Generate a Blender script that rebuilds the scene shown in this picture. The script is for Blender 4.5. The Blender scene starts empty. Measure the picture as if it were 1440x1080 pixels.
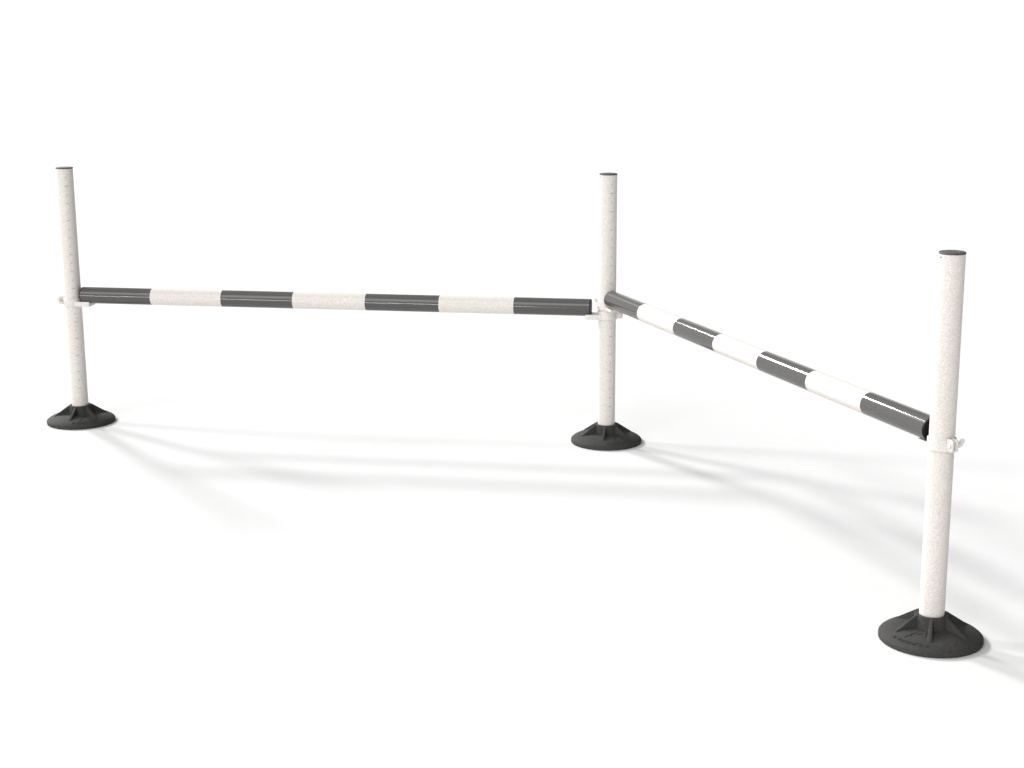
import bpy, bmesh, math, random
from mathutils import Vector, Matrix

S = bpy.context.scene
C = S.collection
R = math.radians
PI = math.pi

# ------------------------------------------------------------------ camera
PITCH, ROLL, CAM_H = 0.22896, -0.00498, 1.2360
cd = bpy.data.cameras.new("camera")
cd.sensor_width = 36.0
cd.lens = 2259.93 / 1440 * 36.0
cd.clip_start, cd.clip_end = 0.05, 500
cam = bpy.data.objects.new("camera", cd)
C.objects.link(cam)
fw = Vector((0, math.cos(PITCH), -math.sin(PITCH)))
up = Vector((0, math.sin(PITCH), math.cos(PITCH)))
rt = Vector((1, 0, 0))
cx = rt * math.cos(ROLL) + up * math.sin(ROLL)
cy = -rt * math.sin(ROLL) + up * math.cos(ROLL)
m = Matrix((cx, cy, -fw)).transposed().to_4x4()
m.translation = (0, 0, CAM_H)
cam.matrix_world = m
S.camera = cam

# ------------------------------------------------------------------ light
S.view_settings.view_transform = 'Standard'
S.view_settings.look = 'None'
S.view_settings.exposure = 0
S.view_settings.gamma = 1
S.view_settings.use_curve_mapping = False

W = bpy.data.worlds.new("World")
S.world = W
W.use_nodes = True
bg = W.node_tree.nodes["Background"]
# white studio surround: bright backdrop side (+Y), fully lit on the left, dimmer towards the right and rear
wt = W.node_tree
wtc = wt.nodes.new("ShaderNodeTexCoord")
def wdot(v):
    n = wt.nodes.new("ShaderNodeVectorMath"); n.operation = 'DOT_PRODUCT'
    wt.links.new(wtc.outputs["Generated"], n.inputs[0])
    n.inputs[1].default_value = Vector(v).normalized()
    return n.outputs["Value"]
def wmap(src, a, b, lo, hi):
    n = wt.nodes.new("ShaderNodeMapRange"); n.interpolation_type = 'SMOOTHSTEP'
    wt.links.new(src, n.inputs["Value"])
    for k, v in (("From Min", a), ("From Max", b), ("To Min", lo), ("To Max", hi)): n.inputs[k].default_value = v
    return n.outputs["Result"]
side = wmap(wdot((-.9, -.32, .12)), -.7, .8, .10, 1.0)
back = wmap(wdot((0, 1, -.1)), .80, .92, 0, 1.04)
wm = wt.nodes.new("ShaderNodeMath"); wm.operation = 'MAXIMUM'
wt.links.new(side, wm.inputs[0]); wt.links.new(back, wm.inputs[1])
wt.links.new(wm.outputs[0], bg.inputs["Strength"])
bg.inputs["Color"].default_value = (1.0, 1.0, 1.0, 1)

CENTRE = Vector((0.0, 4.2, 0.0))
def lamp(name, az, el, ang, share, col=(1, 1, 1), dist=90.0, ground=0.60):
    """studio disk lamp; share = the linear value it adds to the white floor"""
    d = Vector((math.cos(R(az)) * math.cos(R(el)), math.sin(R(az)) * math.cos(R(el)), math.sin(R(el))))
    ld = bpy.data.lights.new(name, 'AREA')
    ld.shape = 'DISK'
    ld.size = 2 * dist * math.tan(R(ang) / 2)
    ld.energy = share / ground * PI * PI * dist * dist / math.sin(R(el))
    ld.color = col
    o = bpy.data.objects.new(name, ld)
    o.location = CENTRE + d * dist
    o.rotation_euler = (-d).to_track_quat('-Z', 'Y').to_euler()
    C.objects.link(o)
    return o
lamp("studio_lamp_rear", 140.5, 33, 6.5, 0.165, (1, 1, .995))
lamp("studio_lamp_back", 124.5, 30.5, 7, 0.205, (1, 1, .995))
lamp("studio_lamp_side", 164.5, 33, 8, 0.100, (1, 1, .995))
lamp("studio_lamp_front", 240, 41.5, 32, 0.125, (1, .995, .985))
# added low strip light, left of the camera, to draw the level rail's gleam
ld = bpy.data.lights.new("added_gleam_strip", 'AREA')
ld.shape = 'RECTANGLE'; ld.size, ld.size_y = 13, 1.0; ld.energy = 3000
so = bpy.data.objects.new("added_gleam_strip", ld)
sd = Vector((math.cos(R(-116)), math.sin(R(-116)), 0))
so.location = Vector((-.6, 4.7, 1.2)) + sd * 40
so.rotation_euler = (-sd).to_track_quat('-Z', 'Y').to_euler()
C.objects.link(so)

# ------------------------------------------------------------------ materials
def mat(name, col, rough=.5, spec=.5):
    M = bpy.data.materials.new(name)
    M.use_nodes = True
    b = M.node_tree.nodes["Principled BSDF"]
    b.inputs["Base Color"].default_value = (*col, 1)
    b.inputs["Roughness"].default_value = rough
    b.inputs["Specular IOR Level"].default_value = spec
    return M, M.node_tree, b
def link(nt, a, b): nt.links.new(a, b)
def node(nt, t, **k):
    n = nt.nodes.new(t)
    for a, v in k.items(): setattr(n, a, v)
    return n
def speckle(M, nt, b, lo, hi, scale, pos0=.25, pos1=.75, tint=None):
    tc = node(nt, "ShaderNodeTexCoord")
    vo = node(nt, "ShaderNodeTexVoronoi")
    vo.inputs["Scale"].default_value = scale
    link(nt, tc.outputs["Object"], vo.inputs["Vector"])
    sep = node(nt, "ShaderNodeSeparateColor")
    link(nt, vo.outputs["Color"], sep.inputs["Color"])
    cr = node(nt, "ShaderNodeValToRGB")
    e = cr.color_ramp.elements
    e[0].position, e[0].color = pos0, (*lo, 1)
    e[1].position, e[1].color = pos1, (*hi, 1)
    link(nt, sep.outputs["Red"], cr.inputs["Fac"])
    out = cr.outputs["Color"]
    if tint:                                            # broad, faint drift of the paint's warmth
        no = node(nt, "ShaderNodeTexNoise")
        no.inputs["Scale"].default_value = 60
        link(nt, tc.outputs["Object"], no.inputs["Vector"])
        mx = node(nt, "ShaderNodeMix", data_type='RGBA', blend_type='MULTIPLY')
        r2 = node(nt, "ShaderNodeValToRGB")
        r2.color_ramp.elements[0].position, r2.color_ramp.elements[0].color = .35, (*tint, 1)
        r2.color_ramp.elements[1].position, r2.color_ramp.elements[1].color = .65, (1, 1, 1, 1)
        link(nt, no.outputs["Fac"], r2.inputs["Fac"])
        mx.inputs["Factor"].default_value = 1
        link(nt, out, mx.inputs["A"]); link(nt, r2.outputs["Color"], mx.inputs["B"])
        out = mx.outputs["Result"]
    link(nt, out, b.inputs["Base Color"])

WHITE, nt, b = mat("white_speckled_coating", (.62, .59, .57), .35, .3)
speckle(WHITE, nt, b, (.590, .554, .522), (.80, .765, .735), 800, .35, 1, (1, .985, .965))
GREY, nt, b = mat("dark_grey_gloss_film", (.075, .073, .068), .09, .36)
speckle(GREY, nt, b, (.071, .069, .0655), (.088, .086, .082), 700)
RUBBER, nt, b = mat("black_rubber", (.02, .02, .019), .8, .22)
speckle(RUBBER, nt, b, (.034, .0333, .0313), (.048, .0473, .0445), 500)
CAPGREY, nt, b = mat("cap_plastic", (.05, .05, .047), .6, .3)
speckle(CAPGREY, nt, b, (.045, .043, .040), (.105, .10, .094), 500)
BLACK, nt, b = mat("black_plastic", (.006, .006, .006), .5, .2)
MARK, nt, b = mat("scale_mark_ink", (.22, .215, .20), .6, .2)
CLIP, nt, b = mat("white_clip_plastic", (.64, .62, .60), .45, .3)
speckle(CLIP, nt, b, (.595, .563, .532), (.79, .76, .73), 800, .35, 1)
FLOOR, nt, b = mat("white_studio_floor", (.72, .72, .72), 1, 0)
speckle(FLOOR, nt, b, (.653, .653, .653), (.659, .659, .659), 40)

# ------------------------------------------------------------------ helpers
def finish(bm, name, mats, angle=35):
    bmesh.ops.recalc_face_normals(bm, faces=bm.faces)
    me = bpy.data.meshes.new(name)
    bm.to_mesh(me); bm.free()
    for M in mats: me.materials.append(M)
    me.polygons.foreach_set("use_smooth", [True] * len(me.polygons))
    me.set_sharp_from_angle(angle=R(angle))
    return me
def place(name, me, parent=None, loc=(0, 0, 0), rz=0):
    o = bpy.data.objects.new(name, me)
    C.objects.link(o)
    o.location = loc
    o.rotation_euler = (0, 0, rz)
    if parent: o.parent = parent
    return o
def lathe(bm, prof, n=64, axis='Z', mi=0):
    """prof: (radius, height) pairs; radius 0 makes a pole"""
    rings = []
    for r, h in prof:
        if r < 1e-6:
            rings.append([bm.verts.new((0, 0, h) if axis == 'Z' else (h, 0, 0))])
        else:
            rg = []
            for k in range(n):
                a = 2 * PI * k / n
                c, s = r * math.cos(a), r * math.sin(a)
                rg.append(bm.verts.new((c, s, h) if axis == 'Z' else (h, c, s)))
            rings.append(rg)
    for i in range(len(rings) - 1):
        A, B = rings[i], rings[i + 1]
        for k in range(n):
            k2 = (k + 1) % n
            if len(A) == 1 and len(B) == 1: break
            if len(A) == 1: f = bm.faces.new((A[0], B[k], B[k2]))
            elif len(B) == 1: f = bm.faces.new((A[k], A[k2], B[0]))
            else: f = bm.faces.new((A[k], A[k2], B[k2], B[k]))
            f.material_index = mi(i) if callable(mi) else mi
def prism(bm, pts, a, b, fn, bev=0):
    """closed outline pts extruded from a to b; fn(u, v, w) -> point"""
    t = bmesh.new()
    A = [t.verts.new(fn(u, v, a)) for u, v in pts]
    B = [t.verts.new(fn(u, v, b)) for u, v in pts]
    n = len(pts)
    t.faces.new(A); t.faces.new(B[::-1])
    for k in range(n): t.faces.new((A[k], B[k], B[(k + 1) % n], A[(k + 1) % n]))
    bmesh.ops.recalc_face_normals(t, faces=t.faces)
    if bev:
        es = [e for e in t.edges if e.calc_face_angle(0) > R(40)]
        bmesh.ops.bevel(t, geom=es, offset=bev, segments=2, affect='EDGES', profile=.6)
    me = bpy.data.meshes.new("tmp"); t.to_mesh(me); t.free()
    bm.from_mesh(me); bpy.data.meshes.remove(me)

# ------------------------------------------------------------------ floor
bm = bmesh.new()
bmesh.ops.create_grid(bm, x_segments=4, y_segments=4, size=16)
fl = place("floor", finish(bm, "floor", [FLOOR]), loc=(0, 9, 0))
fl["kind"] = "structure"

# ------------------------------------------------------------------ meshes of the post
POST_R, POST_H = 0.025, 0.7803
def dome(r):
    P = [(.03, .0303), (.040, .0298), (.055, .0285), (.07, .0262), (.08, .0232), (.09, .0187), (.097, .0148), (.1015, .0112), (.1028, .0095)]
    for (r0, z0), (r1, z1) in zip(P, P[1:]):
        if r <= r1: return z0 + (z1 - z0) * (r - r0) / (r1 - r0)
    return .0095

def tube_mesh():
    bm = bmesh.new()
    lathe(bm, [(POST_R - .003, .031), (POST_R, .031), (POST_R, POST_H), (POST_R - .003, POST_H)], 72)
    # ruler marks up one side: a short dot between two longer dashes, every 25.5 mm
    k = 0
    z = .1122
    while z < POST_H - .02:
        long = k % 2 == 0
        w = .0048 if long else .0017
        h = .0006 if long else .0009
        n = 6 if long else 3
        rr = POST_R + .00025
        lo, hi = [], []
        for i in range(n + 1):
            a = (-w + 2 * w * i / n) / POST_R
            lo.append(bm.verts.new((rr * math.cos(a), rr * math.sin(a), z - h)))
            hi.append(bm.verts.new((rr * math.cos(a), rr * math.sin(a), z + h)))
        for i in range(n):
            f = bm.faces.new((lo[i], lo[i + 1], hi[i + 1], hi[i])); f.material_index = 1
        z += .02574; k += 1
    # two small locking holes under the cap
    q = .0019
    for c in (R(-90), R(90)):
        vs = [bm.verts.new(((POST_R + .0003) * math.cos(c + q * math.cos(t) / POST_R), (POST_R + .0003) * math.sin(c + q * math.cos(t) / POST_R), POST_H - .0060 + q * math.sin(t)))
              for t in [2 * PI * n / 12 for n in range(12)]]
        f = bm.faces.new(vs); f.material_index = 2
    return finish(bm, "post_tube", [WHITE, MARK, BLACK])
def cap_mesh():
    bm = bmesh.new()
    r, z = POST_R + .0004, POST_H
    lathe(bm, [(POST_R - .0032, z - .012), (POST_R - .0032, z + .0001), (r, z + .0001), (r, z + .0026), (r - .0009, z + .0036), (r - .004, z + .0040), (0, z + .0040)], 64)
    return finish(bm, "post_cap", [CAPGREY])
def base_mesh():
    bm = bmesh.new()
    prof = [(0, .0004), (.1012, .0004), (.1028, .0018), (.1028, .0095), (.1015, .0112), (.097, .0148), (.09, .0187), (.08, .0232), (.07, .0262),
            (.055, .0285), (.040, .0298), (.0362, .0306), (.0352, .0320), (.0336, .0530), (.0328, .0548), (.0318, .0552), (.0272, .0552), (.0262, .0545), (.0260, .0500), (.0260, .0305), (0, .0305)]
    lathe(bm, prof, 96)
    for k in range(6):                                   # six tapered webs from hub to dome
        a = k * PI / 3
        t = bmesh.new()
        prs = [(.0300, .020), (.0300, .0545), (.0345, .0545), (.0795, .0246), (.0830, .0195)]
        cols = []
        for u, z in prs:
            top = z > .024
            w = .0029 if top else .0066
            cols.append([t.verts.new((u, -w, z)), t.verts.new((u, w, z))])
        n = len(cols)
        t.faces.new([c[0] for c in cols]); t.faces.new([c[1] for c in cols][::-1])
        for i in range(n):
            A, B = cols[i], cols[(i + 1) % n]
            t.faces.new((A[0], A[1], B[1], B[0]))
        bmesh.ops.recalc_face_normals(t, faces=t.faces)
        bmesh.ops.bevel(t, geom=[e for e in t.edges if e.calc_face_angle(0) > R(30)], offset=.0008, segments=2, affect='EDGES')
        bmesh.ops.rotate(t, verts=t.verts, cent=(0, 0, 0), matrix=Matrix.Rotation(a, 3, 'Z'))
        me = bpy.data.meshes.new("tmp"); t.to_mesh(me); t.free()
        bm.from_mesh(me); bpy.data.meshes.remove(me)
    return finish(bm, "rubber_base", [RUBBER], 40)
def stroke(bm, pts, hw, h=.0013):
    """raised moulded line on the dome; pts are (radius, degrees, width factor)"""
    P = []
    for r, d, w in pts:
        P.append((Vector((r * math.cos(R(d)), r * math.sin(R(d)))), w))
    rows = []
    for i, (p, w) in enumerate(P):
        q0 = P[max(i - 1, 0)][0]; q1 = P[min(i + 1, len(P) - 1)][0]
        d = (q1 - q0).normalized(); nrm = Vector((-d.y, d.x)) * hw * w
        L, Rr = p + nrm, p - nrm
        zl, zr = dome(L.length), dome(Rr.length)
        rows.append([bm.verts.new((L.x, L.y, zl - .001)), bm.verts.new((L.x, L.y, zl + h)), bm.verts.new((Rr.x, Rr.y, zr + h)), bm.verts.new((Rr.x, Rr.y, zr - .001))])
    for A, B in zip(rows, rows[1:]):
        for i in range(3): bm.faces.new((A[i], A[i + 1], B[i + 1], B[i]))
    bm.faces.new(rows[0]); bm.faces.new(rows[-1][::-1])
def emblem_mesh():
    bm = bmesh.new()                                     # a leaping animal's back, belly, neck and legs
    stroke(bm, [(.080, -38.5, .5), (.0755, -38.2, 1.1), (.0715, -37.2, 1), (.0655, -35, .9), (.058, -33, .7), (.0545, -29, .8), (.0525, -24, 1), (.051, -18, 1.1), (.048, -13, .9), (.0455, -8, .6)], .0022)
    stroke(bm, [(.0595, -29, .5), (.0585, -24, 1), (.0565, -18, .7)], .0013)
    stroke(bm, [(.0485, -12, .9), (.054, -11, 1), (.060, -9.8, .8), (.0648, -9.4, .5)], .0015)
    stroke(bm, [(.066, -35, .6), (.0705, -32.5, .8), (.073, -31.5, .4)], .0013)
    return finish(bm, "moulded_emblem", [RUBBER], 30)
def lettering_mesh():
    bm = bmesh.new()                                     # worn raised lettering, too small to read in the photograph
    rnd = random.Random(4)
    d = -52.0
    while d < -5:
        st = rnd.choice((1.6, 2.0, 2.4))
        r0, r1 = .0865, .0925
        stroke(bm, [(r0, d, 1), (r1, d, 1)], .00055, .0012)
        k = rnd.random()
        if k < .4: stroke(bm, [(r0 + .0006, d, 1), (r0 + .0006, d + st, 1)], .0006, .0012)
        if .2 < k < .75: stroke(bm, [(r1 - .0006, d, 1), (r1 - .0006, d + st, 1)], .0006, .0012)
        if k > .5: stroke(bm, [(r0, d + st, 1), (r1, d + st, 1)], .00055, .0012)
        if .3 < k < .6: stroke(bm, [(.0895, d, 1), (.0895, d + st, 1)], .0005, .0012)
        d += st + (1.7 if rnd.random() > .15 else 3.2)
    return finish(bm, "moulded_lettering", [RUBBER], 30)

def clip_mesh(rail_r, top, hw):
    """clamp ring with a saddle towards +X and two lugs towards -X; z = 0 is the rail's underside"""
    bm = bmesh.new()
    ri, ro = POST_R + .0002, POST_R + .0030
    lathe(bm, [(ri, -.0070), (ro - .0006, -.0070), (ro, -.0064), (ro, .0164), (ro - .0006, .0170), (ri, .0170), (ri, -.0070)], 64)
    # saddle block with a round trough
    r = rail_r + .0003
    pts = [(-hw, -.0070), (hw, -.0070), (hw, top)]
    y1 = math.sqrt(r * r - (r - top) ** 2)
    n = 18
    for i in range(n + 1):
        y = y1 - 2 * y1 * i / n
        pts.append((y, r - math.sqrt(r * r - y * y)))
    pts.append((-hw, top))
    prism(bm, pts, .0140, .0605, lambda u, v, w: (w, u, v), .0005)
    # bridge between ring and lugs, then the lugs and the bolt through them
    lug = [(-.0260, -.0040), (-.0420, -.0040), (-.0448, -.0010), (-.0448, .0180), (-.0420, .0210), (-.0260, .0210)]
    for y0, y1_ in ((-.0070, -.0025), (.0025, .0070)):
        prism(bm, lug, y0, y1_, lambda u, v, w: (u, w, v), .0006)
    hexa = [(-.0368 + .0052 * math.cos(PI / 3 * k), .0085 + .0052 * math.sin(PI / 3 * k)) for k in range(6)]
    prism(bm, hexa, .0068, .0098, lambda u, v, w: (u, w, v), .0004)
    rod = [(-.0368 + .0026 * math.cos(PI / 6 * k), .0085 + .0026 * math.sin(PI / 6 * k)) for k in range(12)]
    prism(bm, rod, -.0100, .0085, lambda u, v, w: (u, w, v))
    return finish(bm, "rail_clip", [CLIP], 35)
def lever_mesh():
    bm = bmesh.new()                                     # cam lever on the far lug, bent up at the tip
    pts = [(.0069, .0055), (.0110, .0040), (.0150, .0050), (.0195, .0090), (.0232, .0140), (.0236, .0195), (.0212, .0200), (.0180, .0160), (.0140, .0128), (.0100, .0125), (.0069, .0130)]
    prism(bm, pts, -.0415, -.0325, lambda u, v, w: (w, -u, v), .0007)
    return finish(bm, "clip_lever", [CLIP], 35)

TUBE, CAP, BASE, EMB, LET = tube_mesh(), cap_mesh(), base_mesh(), emblem_mesh(), lettering_mesh()
RAIL_R = 0.02486
CLIP_DEEP, CLIP_FLAT, LEVER = clip_mesh(RAIL_R, .0075, .0245), clip_mesh(RAIL_R, .0012, .0165), lever_mesh()

P1, P2, P3 = Vector((-1.33346, 4.82015)), Vector((.27540, 4.55414)), Vector((.83837, 3.02958))
Z1, Z2 = .39806, .42767                                   # rail axes
def az(a, b): return math.atan2(b.y - a.y, b.x - a.x)

def post(p, label, tube_az, base_az, clips):
    t = bpy.data.objects.new("hurdle_post", None)
    C.objects.link(t)
    t.empty_display_size = .1
    t.location = (p.x, p.y, 0)
    t["label"] = label; t["category"] = "post"; t["group"] = "white hurdle posts on black rubber bases"
    place("tube", TUBE, t, rz=R(tube_az))
    place("top_cap", CAP, t)
    bo = place("rubber_base", BASE, t, rz=R(base_az))
    place("moulded_emblem", EMB, bo)
    place("moulded_lettering", LET, bo)
    for a, zr in clips:
        c = place("rail_clip", CLIP_DEEP if zr < .41 else CLIP_FLAT, t, (0, 0, zr - RAIL_R), a)
        place("clip_lever", LEVER, c)
    return t
post(P1, "white post at the free end of the level striped rail, left of the other posts", -70, -100 + 60, [(az(P1, P2), Z1)])
post(P2, "white corner post where both striped rails meet, with two rail clips", -70, -100 + 60, [(az(P2, P1), Z1), (az(P2, P3), Z2)])
post(P3, "nearest white post, in front of the black open end of the slanting rail", 109, -105.5, [(az(P3, P2), Z2)])

# ------------------------------------------------------------------ the two rails
def rail(pa, pb, z, s, e, label):
    d = (pb - pa).normalized()
    A, B = pa + d * s, pb - d * e
    L = (B - A).length
    t = bpy.data.objects.new("striped_rail", None)
    C.objects.link(t)
    t.empty_display_size = .1
    t.location = (A.x, A.y, z)
    t.rotation_euler = (0, 0, math.atan2(d.y, d.x))
    t["label"] = label; t["category"] = "rail"; t["group"] = "grey and white striped rails"
    bm = bmesh.new()
    prof = [(RAIL_R - .0012, 0)] + [(RAIL_R, L * k / 7) for k in range(8)] + [(RAIL_R - .0012, L)]
    lathe(bm, prof, 72, 'X', lambda i: 0 if i in (0, 8) or (i - 1) % 2 == 0 else 1)
    place("striped_tube", finish(bm, "striped_tube", [GREY, WHITE]), t)
    r = RAIL_R
    for x, sg in ((0, -1), (L, 1)):
        bm = bmesh.new()
        lathe(bm, [(r - .002, x - sg * .012), (r - .002, x + sg * .0002), (r - .0003, x + sg * .0003), (r - .0003, x + sg * .0018), (r - .0015, x + sg * .0030), (0, x + sg * .0032)], 64, 'X')
        place("end_cap", finish(bm, "end_cap", [BLACK]), t)
    return t
rail(P1, P2, Z1, .0343, .0494, "grey and white striped rail running nearly level left of the corner post")
rail(P2, P3, Z2, .0332, .0324, "grey and white striped rail slanting down from the corner post to the nearest post")
